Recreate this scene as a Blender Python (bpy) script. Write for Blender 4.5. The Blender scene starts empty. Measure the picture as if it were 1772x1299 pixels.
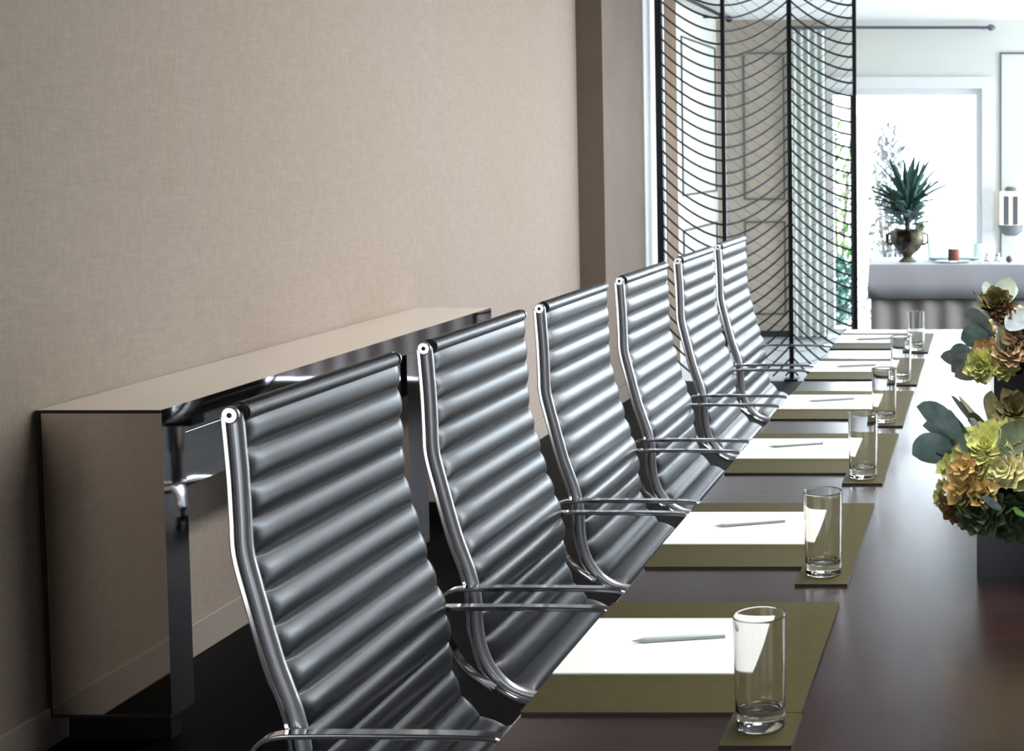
import bpy, bmesh, math, random
from mathutils import Vector, Matrix
random.seed(7)
PI = math.pi
scene = bpy.context.scene
COL = scene.collection

# ------------------------------------------------------------------ mesh helpers
class MB:
    """collects shapes, then links them as ONE mesh object"""
    def __init__(s): s.v = []; s.f = []; s.m = []
    def add(s, vs, fs, mi=0):
        b = len(s.v); s.v += [tuple(p) for p in vs]
        for f in fs: s.f.append(tuple(b + i for i in f)); s.m.append(mi)
        return s
    def box(s, x0, x1, y0, y1, z0, z1, mi=0):
        vs = [(x0,y0,z0),(x1,y0,z0),(x1,y1,z0),(x0,y1,z0),(x0,y0,z1),(x1,y0,z1),(x1,y1,z1),(x0,y1,z1)]
        fs = [(0,3,2,1),(4,5,6,7),(0,1,5,4),(1,2,6,5),(2,3,7,6),(3,0,4,7)]
        return s.add(vs, fs, mi)
    def prism(s, poly, axis, a0, a1, mi=0):
        """poly: 2D points in the two other axes (cyclic order x,y,z), extruded along axis"""
        def pt(p, a):
            if axis == 'x': return (a, p[0], p[1])
            if axis == 'y': return (p[0], a, p[1])
            return (p[0], p[1], a)
        n = len(poly)
        vs = [pt(p, a0) for p in poly] + [pt(p, a1) for p in poly]
        fs = [tuple(range(n))[::-1], tuple(range(n, 2*n))] + [(i, (i+1) % n, n+(i+1) % n, n+i) for i in range(n)]
        return s.add(vs, fs, mi)
    def lathe(s, prof, n=32, c=(0,0,0), mi=0, cap=True):
        vs = []; fs = []
        for r, z in prof:
            for k in range(n):
                a = 2*PI*k/n; vs.append((c[0]+r*math.cos(a), c[1]+r*math.sin(a), c[2]+z))
        m = len(prof)
        for i in range(m-1):
            for k in range(n):
                k2 = (k+1) % n
                fs.append((i*n+k, i*n+k2, (i+1)*n+k2, (i+1)*n+k))
        if cap:
            fs.append(tuple(range(n))[::-1]); fs.append(tuple((m-1)*n+k for k in range(n)))
        return s.add(vs, fs, mi)
    def tube(s, pts, r, n=8, closed=False, mi=0, sy=1.0, up=None):
        """round tube along pts; r number or list"""
        pts = [Vector(p) for p in pts]; m = len(pts); vs = []; fs = []
        ref = Vector(up) if up else None
        for i, p in enumerate(pts):
            if closed: t = pts[(i+1) % m] - pts[i-1]
            else: t = pts[min(i+1, m-1)] - pts[max(i-1, 0)]
            t.normalize()
            if ref is None:
                ref = Vector((0,0,1)) if abs(t.z) < .9 else Vector((1,0,0))
            u = ref - t*ref.dot(t); u.normalize(); w = t.cross(u)
            if not up: ref = u
            rr = r[i] if isinstance(r, (list, tuple)) else r
            for k in range(n):
                a = 2*PI*k/n + (PI/4 if n == 4 else 0)
                vs.append(p + u*(rr*sy*math.cos(a)) + w*(rr*math.sin(a)))
        rng = m if closed else m-1
        for i in range(rng):
            j = (i+1) % m
            for k in range(n):
                k2 = (k+1) % n
                fs.append((i*n+k, i*n+k2, j*n+k2, j*n+k))
        if not closed:
            fs.append(tuple(range(n))[::-1]); fs.append(tuple((m-1)*n+k for k in range(n)))
        return s.add(vs, fs, mi)
    def ribbon(s, pts, nrm_w, y0, y1, mi=0):
        """flat band: path pts in (x,z), thickness nrm_w across the path, from y0 to y1"""
        P = [Vector((p[0], 0, p[1])) for p in pts]; m = len(P); vs = []
        for i, p in enumerate(P):
            t = (P[min(i+1, m-1)] - P[max(i-1, 0)]).normalized(); nn = Vector((-t.z, 0, t.x))
            for d, y in ((.5, y0), (.5, y1), (-.5, y1), (-.5, y0)):
                q = p + nn*(d*nrm_w); vs.append((q.x, y, q.z))
        fs = []
        for i in range(m-1):
            for k in range(4):
                k2 = (k+1) % 4; fs.append((i*4+k, i*4+k2, (i+1)*4+k2, (i+1)*4+k))
        fs.append((3,2,1,0)); fs.append(tuple((m-1)*4+k for k in range(4)))
        return s.add(vs, fs, mi)
    def ball(s, c, rx, ry=None, rz=None, n=16, m=10, mi=0):
        ry = ry or rx; rz = rz or rx
        vs = []; fs = []
        for i in range(m+1):
            th = PI*i/m
            for k in range(n):
                a = 2*PI*k/n
                vs.append((c[0]+rx*math.sin(th)*math.cos(a), c[1]+ry*math.sin(th)*math.sin(a), c[2]-rz*math.cos(th)))
        for i in range(m):
            for k in range(n):
                k2 = (k+1) % n; fs.append((i*n+k, i*n+k2, (i+1)*n+k2, (i+1)*n+k))
        return s.add(vs, fs, mi)
    def petal(s, base, az, el, L, W, curl=.2, cup=.3, th=.004, tip=1.0, roll=0., mi=0, ns=6, nt=4):
        """fleshy leaf: tip 1 = pointed, 0 = round"""
        d = Matrix.Rotation(az, 3, 'Z') @ Matrix.Rotation(-el, 3, 'Y') @ Matrix.Rotation(roll, 3, 'X')
        b = Vector(base); top = []; bot = []
        for i in range(ns+1):
            q = i/ns
            wr = math.sin(PI*min(1, q*.96+.04))**.6
            wp = (min(1, q/.55)**.7 if q < .55 else max(0, (1-((q-.55)/.45)**1.7)))*.97+.03
            w = W*.5*(tip*wp + (1-tip)*wr)
            for j in range(nt+1):
                t = -1+2*j/nt
                x = q*L; y = t*w; z = curl*L*q*q + cup*w*t*t
                h = th*(1-t*t)*(math.sin(PI*min(1, q*.9+.1))+.15)
                top.append(b + d @ Vector((x, y, z+h*.3))); bot.append(b + d @ Vector((x, y, z-h)))
        n1 = nt+1; N = len(top); fs = []
        for i in range(ns):
            for j in range(nt):
                a = i*n1+j
                fs.append((a, a+n1, a+n1+1, a+1)); fs.append((N+a, N+a+1, N+a+n1+1, N+a+n1))
        for i in range(ns):
            a = i*n1; fs.append((a, N+a, N+a+n1, a+n1)); a = i*n1+nt; fs.append((a, a+n1, N+a+n1, N+a))
        for j in range(nt):
            a = j; fs.append((a, a+1, N+a+1, N+a)); a = ns*n1+j; fs.append((a, N+a, N+a+1, a+1))
        return s.add(top+bot, fs, mi)
    def mesh(s, name, mats, smooth=40):
        me = bpy.data.meshes.new(name)
        me.from_pydata(s.v, [], s.f); me.update()
        for m in (mats if isinstance(mats, (list, tuple)) else [mats]): me.materials.append(m)
        for p, mi in zip(me.polygons, s.m): p.material_index = mi
        bm = bmesh.new(); bm.from_mesh(me)
        bmesh.ops.recalc_face_normals(bm, faces=bm.faces); bm.to_mesh(me); bm.free()
        if smooth:
            me.polygons.foreach_set('use_smooth', [True]*len(me.polygons))
            me.set_sharp_from_angle(angle=math.radians(smooth))
        return me
    def build(s, name, mats, parent=None, smooth=40, bevel=0, loc=None):
        o = bpy.data.objects.new(name, s.mesh(name, mats, smooth)); COL.objects.link(o)
        if parent is not None: o.parent = parent
        if loc: o.location = loc
        if bevel:
            b = o.modifiers.new('edge', 'BEVEL'); b.width = bevel; b.segments = 2; b.limit_method = 'ANGLE'
        return o

def tag(o, label, cat, group=None):
    o['label'] = label; o['category'] = cat
    if group: o['group'] = group
    return o
def thing(name, label, cat, loc=(0,0,0), group=None):
    o = bpy.data.objects.new(name, None); COL.objects.link(o); o.location = loc
    return tag(o, label, cat, group)
def struct(name, mb, mat, **k):
    o = mb.build(name, mat, **k); o['kind'] = 'structure'; return o
def copy_tree(o, parent=None):
    c = o.copy(); COL.objects.link(c)
    if parent is not None: c.parent = parent
    for ch in list(o.children): copy_tree(ch, c)
    return c

# ------------------------------------------------------------------ materials
def pbr(name, col, rough=.5, metal=0., spec=.5, coat=0., coat_r=.05, coat_ior=1.5, trans=0., ior=1.5, emit=None, emit_s=0., sss=0.):
    m = bpy.data.materials.new(name); m.use_nodes = True
    b = m.node_tree.nodes['Principled BSDF']
    b.inputs['Base Color'].default_value = (*col, 1); b.inputs['Roughness'].default_value = rough
    b.inputs['Metallic'].default_value = metal; b.inputs['Specular IOR Level'].default_value = spec
    b.inputs['Coat Weight'].default_value = coat; b.inputs['Coat IOR'].default_value = coat_ior; b.inputs['Coat Roughness'].default_value = coat_r
    b.inputs['Transmission Weight'].default_value = trans; b.inputs['IOR'].default_value = ior
    if emit: b.inputs['Emission Color'].default_value = (*emit, 1); b.inputs['Emission Strength'].default_value = emit_s
    if sss: b.inputs['Subsurface Weight'].default_value = sss; b.inputs['Subsurface Radius'].default_value = (.01,.01,.005)
    return m
def noise_col(m, cols, scale=(1,1,1), detail=4, rough=.6, bump=0., dist=.002, pos=(.3,.7), rr=None, nscale=1.0):
    """two-colour noise on object coordinates, optional bump and roughness range"""
    nt = m.node_tree; N = nt.nodes; L = nt.links; b = N['Principled BSDF']
    tc = N.new('ShaderNodeTexCoord'); mp = N.new('ShaderNodeMapping'); mp.inputs['Scale'].default_value = scale
    no = N.new('ShaderNodeTexNoise'); no.inputs['Detail'].default_value = detail; no.inputs['Roughness'].default_value = rough
    no.inputs['Scale'].default_value = nscale
    L.new(tc.outputs['Object'], mp.inputs['Vector']); L.new(mp.outputs['Vector'], no.inputs['Vector'])
    cr = N.new('ShaderNodeValToRGB'); e = cr.color_ramp.elements
    e[0].position = pos[0]; e[0].color = (*cols[0], 1); e[1].position = pos[1]; e[1].color = (*cols[1], 1)
    L.new(no.outputs['Fac'], cr.inputs['Fac']); L.new(cr.outputs['Color'], b.inputs['Base Color'])
    if bump:
        bp = N.new('ShaderNodeBump'); bp.inputs['Strength'].default_value = bump; bp.inputs['Distance'].default_value = dist
        L.new(no.outputs['Fac'], bp.inputs['Height']); L.new(bp.outputs['Normal'], b.inputs['Normal'])
    if rr:
        mr = N.new('ShaderNodeMapRange'); mr.inputs['To Min'].default_value = rr[0]; mr.inputs['To Max'].default_value = rr[1]
        L.new(no.outputs['Fac'], mr.inputs['Value']); L.new(mr.outputs['Result'], b.inputs['Roughness'])
    return m

def fabric_wall():
    m = pbr('woven_wallcovering', (.45,.37,.30), .85, spec=.2)
    nt = m.node_tree; N = nt.nodes; L = nt.links; b = N['Principled BSDF']
    tc = N.new('ShaderNodeTexCoord')
    def nz(scale, detail):
        mp = N.new('ShaderNodeMapping'); mp.inputs['Scale'].default_value = scale
        no = N.new('ShaderNodeTexNoise'); no.inputs['Scale'].default_value = 1; no.inputs['Detail'].default_value = detail
        L.new(tc.outputs['Object'], mp.inputs['Vector']); L.new(mp.outputs['Vector'], no.inputs['Vector']); return no
    h = nz((1, 22, 130), 3); v = nz((1, 120, 26), 3); big = nz((1, .9, .5), 2)
    ad = N.new('ShaderNodeMath'); ad.operation = 'ADD'
    L.new(h.outputs['Fac'], ad.inputs[0]); L.new(v.outputs['Fac'], ad.inputs[1])
    mr = N.new('ShaderNodeMapRange'); mr.inputs['From Min'].default_value = .65; mr.inputs['From Max'].default_value = 1.35
    L.new(ad.outputs[0], mr.inputs['Value'])
    cr = N.new('ShaderNodeValToRGB'); e = cr.color_ramp.elements
    e[0].color = (.300,.248,.208,1); e[1].color = (.358,.300,.254,1)
    L.new(mr.outputs['Result'], cr.inputs['Fac'])
    mx = N.new('ShaderNodeMix'); mx.data_type = 'RGBA'; mx.blend_type = 'MULTIPLY'; mx.inputs[0].default_value = 1
    cr2 = N.new('ShaderNodeValToRGB'); e = cr2.color_ramp.elements
    e[0].position = .35; e[1].position = .65; e[0].color = (.97,.95,.88,1); e[1].color = (1,.98,1,1)
    L.new(big.outputs['Fac'], cr2.inputs['Fac'])
    L.new(cr.outputs['Color'], mx.inputs[6]); L.new(cr2.outputs['Color'], mx.inputs[7]); L.new(mx.outputs[2], b.inputs['Base Color'])
    bp = N.new('ShaderNodeBump'); bp.inputs['Strength'].default_value = .2; bp.inputs['Distance'].default_value = .0015
    L.new(mr.outputs['Result'], bp.inputs['Height']); L.new(bp.outputs['Normal'], b.inputs['Normal'])
    return m

M = {}
M['wall'] = fabric_wall()
M['pilaster'] = noise_col(pbr('taupe_paint', (.22,.18,.145), .95, spec=.05), ((.175,.142,.116),(.20,.163,.133)), (3,3,3))
M['white'] = noise_col(pbr('white_paint', (.82,.82,.8), .6), ((.80,.80,.785),(.84,.84,.825)), (2,2,2))
M['cream'] = noise_col(pbr('cream_paint', (.72,.72,.65), .7, spec=.2), ((.705,.705,.635),(.735,.735,.665)), (2,2,2))
M['beige'] = noise_col(pbr('shaded_cream_paint', (.46,.39,.32), .65), ((.44,.375,.305),(.48,.41,.335)), (2,2,2))  # cream wall paint with the back-lit shade mixed into its colour
M['greymould'] = pbr('grey_moulding_paint', (.12,.115,.115), .5)
M['base'] = noise_col(pbr('baseboard_paint', (.40,.34,.28), .5), ((.31,.26,.215),(.34,.29,.24)), (4,4,4))
M['floor'] = noise_col(pbr('black_stained_floor', (.004,.003,.003), .55, spec=.06), ((.002,.0015,.0015),(.005,.004,.0035)), (12,1.2,1), rr=(.5,.65))
M['pale'] = noise_col(pbr('pale_stone_floor', (.6,.64,.68), .18), ((.56,.60,.65),(.64,.67,.70)), (1.5,1.5,1))
M['ceil'] = noise_col(pbr('ceiling_white', (.80,.80,.79), .8), ((.79,.79,.78),(.82,.82,.81)), (2,2,2))
M['nearceil'] = noise_col(pbr('ceiling_taupe', (.15,.13,.12), .8), ((.055,.047,.042),(.065,.055,.05)), (2,2,2))
M['brown'] = noise_col(pbr('brown_wood', (.17,.11,.07), .6, spec=.2), ((.14,.09,.055),(.20,.135,.09)), (20,20,1.5))
M['leather'] = noise_col(pbr('black_leather', (.03,.033,.04), .36, spec=.8), ((.011,.012,.015),(.021,.023,.028)), (160,160,160), bump=.12, dist=.0012, rr=(.27,.40))
M['welt'] = pbr('black_edge_welt', (.03,.032,.04), .35)
M['chrome'] = pbr('polished_aluminium', (.80,.81,.83), .11, 1.0)
M['bead'] = pbr('satin_aluminium_edge', (.66,.67,.70), .32, .7)
M['capwhite'] = pbr('brushed_aluminium_cap', (.92,.92,.94), .2, .85)
M['darkplastic'] = pbr('dark_plastic', (.02,.02,.022), .45)
M['mirror'] = pbr('bronze_mirror', (.50,.48,.49), .03, 1.0)
M['endmirror'] = pbr('bronze_mirror_end', (.70,.65,.60), .04, 1.0)
M['lacquer'] = pbr('cream_mirror_top', (.93,.84,.70), .3, .0, spec=.6, coat=1., coat_r=.05, coat_ior=1.8)
M['trimdark'] = pbr('dark_bronze_trim', (.035,.026,.02), .4, .4)
M['table'] = noise_col(pbr('espresso_wood', (.03,.011,.008), .2, spec=.3, coat=1., coat_r=.25, coat_ior=1.9),
                       ((.011,.003,.0024),(.028,.0080,.0058)), (1.3,70,70), detail=5, rr=(.16,.30), bump=.04, dist=.0008)
M['mat'] = noise_col(pbr('olive_leather', (.07,.058,.02), .55, spec=.25), ((.043,.037,.010),(.057,.050,.014)), (60,60,60), bump=.08, dist=.0006)
M['matedge'] = pbr('mat_edge_black', (.008,.008,.008), .5)
M['paper'] = pbr('white_paper', (.86,.88,.86), .7)
M['paper2'] = pbr('ivory_paper', (.82,.80,.74), .7)
M['pencil'] = pbr('silver_pencil', (.30,.35,.37), .35, .3)
M['lead'] = pbr('dark_lead', (.05,.05,.055), .4)
M['woodtip'] = pbr('sharpened_wood', (.30,.31,.31), .6)
M['glass'] = pbr('clear_glass', (1,1,1), .0, trans=1.0, ior=1.47)
M['iron'] = pbr('black_iron', (.006,.007,.009), .45, .3)
M['vase'] = pbr('dark_violet_ceramic', (.018,.015,.026), .22, coat=.4)
M['cloth'] = noise_col(pbr('white_linen', (.55,.56,.60), .85), ((.54,.55,.59),(.58,.59,.63)), (8,8,8))
M['skirt'] = noise_col(pbr('grey_skirt_cloth', (.30,.285,.27), .85), ((.40,.385,.37),(.48,.46,.44)), (6,6,2))
M['drape'] = noise_col(pbr('pale_sheer_drape', (.70,.74,.68), .85), ((.67,.71,.655),(.73,.765,.71)), (8,8,2))
M['rod'] = pbr('grey_blue_rod', (.12,.13,.16), .4, .5)
M['frame'] = pbr('window_frame_white', (.78,.80,.80), .45)
M['darkframe'] = pbr('black_door_edge', (.012,.013,.015), .4)
M['terrace'] = noise_col(pbr('pale_terrace_stone', (.7,.71,.72), .8), ((.66,.67,.68),(.73,.74,.75)), (1,1,1))
M['garden'] = noise_col(pbr('white_garden_wall', (.78,.80,.82), .8), ((.75,.77,.79),(.81,.83,.85)), (1,1,1))
M['urn'] = noise_col(pbr('olive_bronze_urn', (.14,.125,.07), .3, .25), ((.012,.010,.007),(.24,.22,.14)), (5,2,3), pos=(.44,.56))
M['candle'] = pbr('brick_red_candle', (.30,.10,.075), .5, sss=.2)
M['seaglass'] = pbr('pale_green_glass', (.80,.89,.87), .03, trans=.8, ior=1.4)
M['silver'] = pbr('pewter', (.13,.135,.14), .4, .3)
M['shade'] = pbr('lit_cream_shade', (.9,.87,.75), .7, emit=(1,.93,.74), emit_s=.75)
M['bark'] = pbr('stem_brown', (.08,.06,.04), .7)
def leafmat(name, c0, c1, rough=.6, sc=(30,30,30)):
    return noise_col(pbr(name, c0, rough, spec=.25), (c0, c1), sc, detail=2)
M['lime'] = leafmat('lime_petals', (.40,.43,.10), (.72,.72,.32))
M['paleyel'] = leafmat('pale_yellow_petals', (.60,.58,.25), (.85,.80,.48))
M['amber'] = leafmat('amber_petals', (.42,.24,.07), (.70,.52,.20))
M['peach'] = leafmat('peach_petals', (.46,.30,.17), (.62,.48,.30))
M['darkgreen'] = leafmat('dark_green_leaf', (.016,.032,.013), (.09,.12,.055))
M['olive'] = leafmat('olive_leaf', (.06,.055,.02), (.16,.14,.055), .65)
M['teal'] = leafmat('blue_green_leaf', (.15,.26,.25), (.32,.43,.43))
M['greyleaf'] = leafmat('grey_green_leaf', (.20,.25,.26), (.33,.38,.38))
M['mint'] = leafmat('pale_mint_leaf', (.26,.33,.26), (.42,.48,.39))
M['brownleaf'] = leafmat('brown_leaf', (.10,.045,.02), (.24,.13,.06))
M['agave'] = leafmat('agave_leaf', (.03,.085,.065), (.10,.20,.17), sc=(8,8,8))
M['freshgreen'] = leafmat('fresh_green_leaf', (.04,.11,.02), (.10,.21,.05))
M['mistleaf'] = leafmat('silver_bush_leaf', (.08,.095,.10), (.15,.165,.165), sc=(8,8,8))

# ------------------------------------------------------------------ room shell
WX = -2.385                 # long wall of the meeting room
PX = -2.237                 # pilaster face and the wall of the room beyond
YB = 11.30                  # back wall of the room beyond
CN, CF = 2.80, 2.525        # ceilings
RX = 3.6                    # window wall opposite
struct('floor', MB().box(WX-.2, RX+.2, -2.6, 9.12, -.1, 0), M['floor'], smooth=0)
f2 = struct('floor_far', MB().box(WX-.2, RX+.2, 9.12, YB, -.1, 0), M['pale'], smooth=0)
struct('ceiling', MB().box(WX-.2, RX+.2, -2.6, 8.94, CN, CN+.1), M['nearceil'], smooth=0)
struct('ceiling_far', MB().box(WX-.2, RX+.2, 8.94, YB+.2, CF, CF+.1), M['ceil'], smooth=0)
struct('wall_left', MB().box(WX-.15, WX, -2.6, 8.04, 0, CN), M['wall'], smooth=0)
struct('wall_pilaster', MB().box(WX-.15, PX, 8.04, 8.94, 0, CN), M['pilaster'], smooth=0)
struct('wall_left_far', MB().box(WX-.15, PX, 8.94, YB+.2, 0, CF), M['cream'], smooth=0)
struct('trim_1', MB().box(PX, PX+.008, 8.94, 9.50, 0, CF-.001), M['white'], smooth=0)
struct('trim_2', MB().box(PX, PX+.014, 9.50, 9.83, 0, CF-.001), M['brown'], smooth=0)
struct('wall_behind', MB().box(WX-.15, RX+.15, -2.75, -2.6, 0, CN), M['wall'], smooth=0)
struct('wall_header', MB().box(WX-.15, RX+.15, 8.90, 8.94, CF, CN+.1), M['pilaster'], smooth=0)
# partition right of the opening
struct('wall_partition', MB().box(1.7, RX, 8.80, 8.94, 0, CF), M['pilaster'], smooth=0)
# window wall opposite: openings for daylight
def window_wall(name, y0, y1, ztop, wins, mat):
    mb = MB(); y = y0
    for a, b, z0, z1 in wins:
        mb.box(RX, RX+.15, y, a, 0, ztop); mb.box(RX, RX+.15, a, b, 0, z0); mb.box(RX, RX+.15, a, b, z1, ztop); y = b
    mb.box(RX, RX+.15, y, y1, 0, ztop)
    return struct(name, mb, mat, smooth=0)
window_wall('wall_right', -2.6, 8.94, CN, [(6.3, 8.3, 1.0, 2.5)], M['pilaster'])
window_wall('wall_right_far', 8.94, YB+.2, CF, [(9.25, 11.1, .1, 2.4)], M['cream'])
def win_frame(name, y0, y1, z0, z1, n):
    mb = MB(); t = .04
    mb.box(RX+.03, RX+.09, y0, y1, z0, z0+t).box(RX+.03, RX+.09, y0, y1, z1-t, z1)
    for k in range(n+1):
        y = y0 + (y1-y0-t)*k/n; mb.box(RX+.03, RX+.09, y, y+t, z0+t, z1-t)
    return struct(name, mb, M['frame'], smooth=0)
struct('added_light_frame', MB().box(WX, WX+.05, -2.06, -2.0, .0, 2.33).box(WX, WX+.05, .30, .36, .0, 2.33).box(WX, WX+.05, -2.0, .30, .0, .06).box(WX, WX+.05, -2.0, .30, 2.27, 2.33), M['frame'], smooth=0)  # frame on the solid wall around an added light, no opening behind
win_frame('window_2', 6.3, 8.3, 1.0, 2.5, 2); win_frame('window_3', 9.25, 11.1, .1, 2.4, 2)
# back wall with the glazed opening
OX0, OX1, OZ = -1.37, -.13, 1.985
mb = MB().box(PX, OX0, YB, YB+.2, 0, CF)
struct('wall_back', mb, M['beige'], smooth=0)
mb = MB().box(OX0, OX1, YB, YB+.2, OZ, CF).box(OX1, .50, YB, YB+.2, 0, CF).box(2.0, RX+.15, YB, YB+.2, 0, CF).box(.50, 2.0, YB, YB+.2, 2.3, CF).box(.50, 2.0, YB, YB+.2, 0, .1)
struct('wall_back_window', mb, M['cream'], smooth=0)
wf = struct('window_1', MB().box(OX0, OX0+.05, YB+.02, YB+.12, 0, OZ).box(OX1-.05, OX1, YB+.02, YB+.12, 0, OZ)
       .box(OX0+.05, OX1-.05, YB+.02, YB+.12, OZ-.05, OZ).box(OX0+.05, OX1-.05, YB+.02, YB+.12, 0, .06), M['frame'], smooth=0)
struct('added_window', MB().box(.50, .55, YB+.02, YB+.12, .1, 2.3).box(1.95, 2.0, YB+.02, YB+.12, .1, 2.3).box(1.22, 1.27, YB+.02, YB+.12, .1, 2.3).box(.50, 2.0, YB+.02, YB+.12, 2.25, 2.3).box(.50, 2.0, YB+.02, YB+.12, .1, .15), M['frame'], smooth=0)  # unseen window, added so bright sky reflects on the chairs and table
def thin_glass():
    m = bpy.data.materials.new('window_pane'); m.use_nodes = True; nt = m.node_tree; N = nt.nodes; N.clear()
    o = N.new('ShaderNodeOutputMaterial'); t = N.new('ShaderNodeBsdfTransparent'); g = N.new('ShaderNodeBsdfGlossy'); g.inputs['Roughness'].default_value = .02
    mx = N.new('ShaderNodeMixShader'); fr = N.new('ShaderNodeFresnel'); fr.inputs['IOR'].default_value = 1.45
    nt.links.new(fr.outputs[0], mx.inputs[0]); nt.links.new(t.outputs[0], mx.inputs[1]); nt.links.new(g.outputs[0], mx.inputs[2]); nt.links.new(mx.outputs[0], o.inputs[0]); return m
M['pane'] = thin_glass()
MB().box(OX0+.05, OX1-.05, YB+.066, YB+.072, .06, OZ-.05).build('window_pane', M['pane'], wf, smooth=0)
# casing around the opening
struct('trim_3', MB().box(OX1, OX1+.09, YB-.02, YB, 0, OZ+.09).box(OX0-.0, OX1, YB-.02, YB, OZ, OZ+.09), M['white'], smooth=0)
struct('trim_4', MB().box(-1.175, -1.135, YB-.05, YB+.02, .0, 1.93), M['darkframe'], smooth=0)
# skirting
struct('baseboard_left', MB().box(WX, WX+.014, .36, 8.04, 0, .10), M['base'], bevel=.003, smooth=0)
struct('baseboard_pilaster', MB().box(PX, PX+.012, 8.04, 8.94, 0, .10), M['pilaster'], smooth=0)
struct('baseboard_back', MB().box(PX, OX0, YB-.015, YB, 0, .05), M['darkframe'], smooth=0)
# moulding frames on the far walls
def mould(name, horiz, a0, a1, z0, z1, plane, t=.013):
    mb = MB(); d = .012
    for (p, q, r, s) in ((a0, a1, z0, z0+t), (a0, a1, z1-t, z1), (a0, a0+t, z0+t, z1-t), (a1-t, a1, z0+t, z1-t)):
        if horiz: mb.box(p, q, plane-d, plane, r, s)
        else: mb.box(plane, plane+d, p, q, r, s)
    return struct(name, mb, M['greymould'], smooth=0)
mould('trim_5', False, 10.02, 11.22, 1.17, 2.30, PX)
mould('trim_6', False, 10.02, 11.22, .18, .93, PX)
mould('trim_7', True, -2.03, -1.70, 1.10, 2.27, YB)
mould('trim_8', True, -2.03, -1.70, .18, .93, YB)
mould('trim_9', True, .012, .42, .60, 2.27, YB)
# outdoors beyond the glass
g = struct('ground_outside', MB().box(-8, 12, YB+.2, 20, -.12, -.02), M['terrace'], smooth=0)
g = struct('wall_garden', MB().box(-6, 6, 16.5, 16.7, -.02, 1.9), M['garden'], smooth=0)

# ------------------------------------------------------------------ boardroom table
TX0, TX1, TY0, TY1, TZ = -.64, .73, 1.15, 5.93, .74
t = thing('conference_table', 'long dark brown polished wooden conference table laid with desk mats', 'table', ((TX0+TX1)/2, (TY0+TY1)/2, 0))
mx, my = t.location.x, t.location.y
MB().box(TX0-mx, TX1-mx, TY0-my, TY1-my, TZ-.045, TZ).build('tabletop', M['table'], t, bevel=.003, smooth=0)
for yy in (1.95, 5.05):
    MB().box(-.30, .30, yy-.08-my, yy+.08-my, 0, TZ-.045).build('pedestal', M['table'], t, bevel=.004, smooth=0)
MB().box(-.04, .04, 2.03-my, 4.97-my, .25, .37).build('stretcher', M['table'], t, bevel=.004, smooth=0)

# ------------------------------------------------------------------ mirrored console
CX0, CX1, CY0, CY1, CZ1 = WX+.006, -2.07, 3.47, 5.75, .852
c = thing('console_table', 'low mirrored console with cream top and slab ends against the beige wall', 'console table', ((CX0+CX1)/2, (CY0+CY1)/2, 0))
cx, cy = c.location.x, c.location.y
T, S = .072, .10
def at_c(mb): mb.v = [(x-cx, y-cy, z) for x, y, z in mb.v]; return mb
top = MB().prism([(CY0, CZ1), (CY0+S, CZ1-T), (CY1-S, CZ1-T), (CY1, CZ1)], 'x', CX0, CX1)
o = at_c(top).build('tabletop', [M['mirror'], M['lacquer']], c, smooth=0)
for p in o.data.polygons:
    if p.normal.z > .9: p.material_index = 1
o['label'] = 'glossy cream top with mirrored edges'
o = at_c(MB().prism([(CY0, CZ1), (CY0+S, CZ1-T), (CY0+S, .075), (CY0, .075)], 'x', CX0, CX1)).build('side_panel', [M['mirror'], M['endmirror']], c, smooth=0)
for p in o.data.polygons:
    if p.normal.y < -.9: p.material_index = 1
at_c(MB().prism([(CY1, CZ1), (CY1-S, CZ1-T), (CY1-S, .075), (CY1, .075)], 'x', CX0, CX1)).build('side_panel', M['mirror'], c, smooth=0)
at_c(MB().box(CX0, CX1, 4.92, 5.08, .075, CZ1-T-.001)).build('centre_panel', M['mirror'], c, smooth=0)
at_c(MB().box(CX0+.04, CX1-.012, CY0+S+.006, 4.919, .632, CZ1-T-.006)).build('drawer', M['mirror'], c, smooth=0, bevel=.002)
at_c(MB().box(CX0+.04, CX1-.012, 5.081, CY1-S-.006, .632, CZ1-T-.006)).build('drawer', M['mirror'], c, smooth=0, bevel=.002)
o = at_c(MB().box(CX0, CX0+.008, CY0-.004, CY0-.0005, .075, CZ1-.001).box(CX0+.008, CX1, CY0-.004, CY0-.0005, CZ1-.008, CZ1-.001)
     .box(CX0+.008, CX1, CY0-.004, CY0-.0005, .075, .081)).build('edge_trim', M['trimdark'], c, smooth=0)
o['label'] = 'thin dark bronze edging of the end panel'
for ya, yb in ((CY0+.045, CY0+S-.01), (4.95, 5.05), (CY1-S+.02, CY1-.02)):
    at_c(MB().box(CX0+.02, CX1-.03, ya, yb, 0, .075)).build('foot', M['iron'], c, smooth=0)

# ------------------------------------------------------------------ chairs
def bez(pts, n=8):
    """smooth path (Catmull-Rom) through 2D points"""
    out = []; m = len(pts)
    for i in range(m-1):
        p0, p1, p2, p3 = pts[max(i-1, 0)], pts[i], pts[i+1], pts[min(i+2, m-1)]
        for k in range(n):
            q = k/n
            out.append(tuple(.5*((2*p1[d]) + (-p0[d]+p2[d])*q + (2*p0[d]-5*p1[d]+4*p2[d]-p3[d])*q*q + (-p0[d]+3*p1[d]-3*p2[d]+p3[d])*q**3) for d in (0, 1)))
    out.append(pts[-1]); return out
def resample(path, step):
    L = [0]
    for a, b in zip(path, path[1:]): L.append(L[-1] + math.dist(a, b))
    n = max(2, round(L[-1]/step)); out = []; j = 0
    for i in range(n+1):
        s = L[-1]*i/n
        while j < len(L)-2 and L[j+1] < s: j += 1
        q = (s-L[j])/max(1e-9, L[j+1]-L[j])
        out.append((path[j][0]+(path[j+1][0]-path[j][0])*q, path[j][1]+(path[j+1][1]-path[j][1])*q))
    return out
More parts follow.
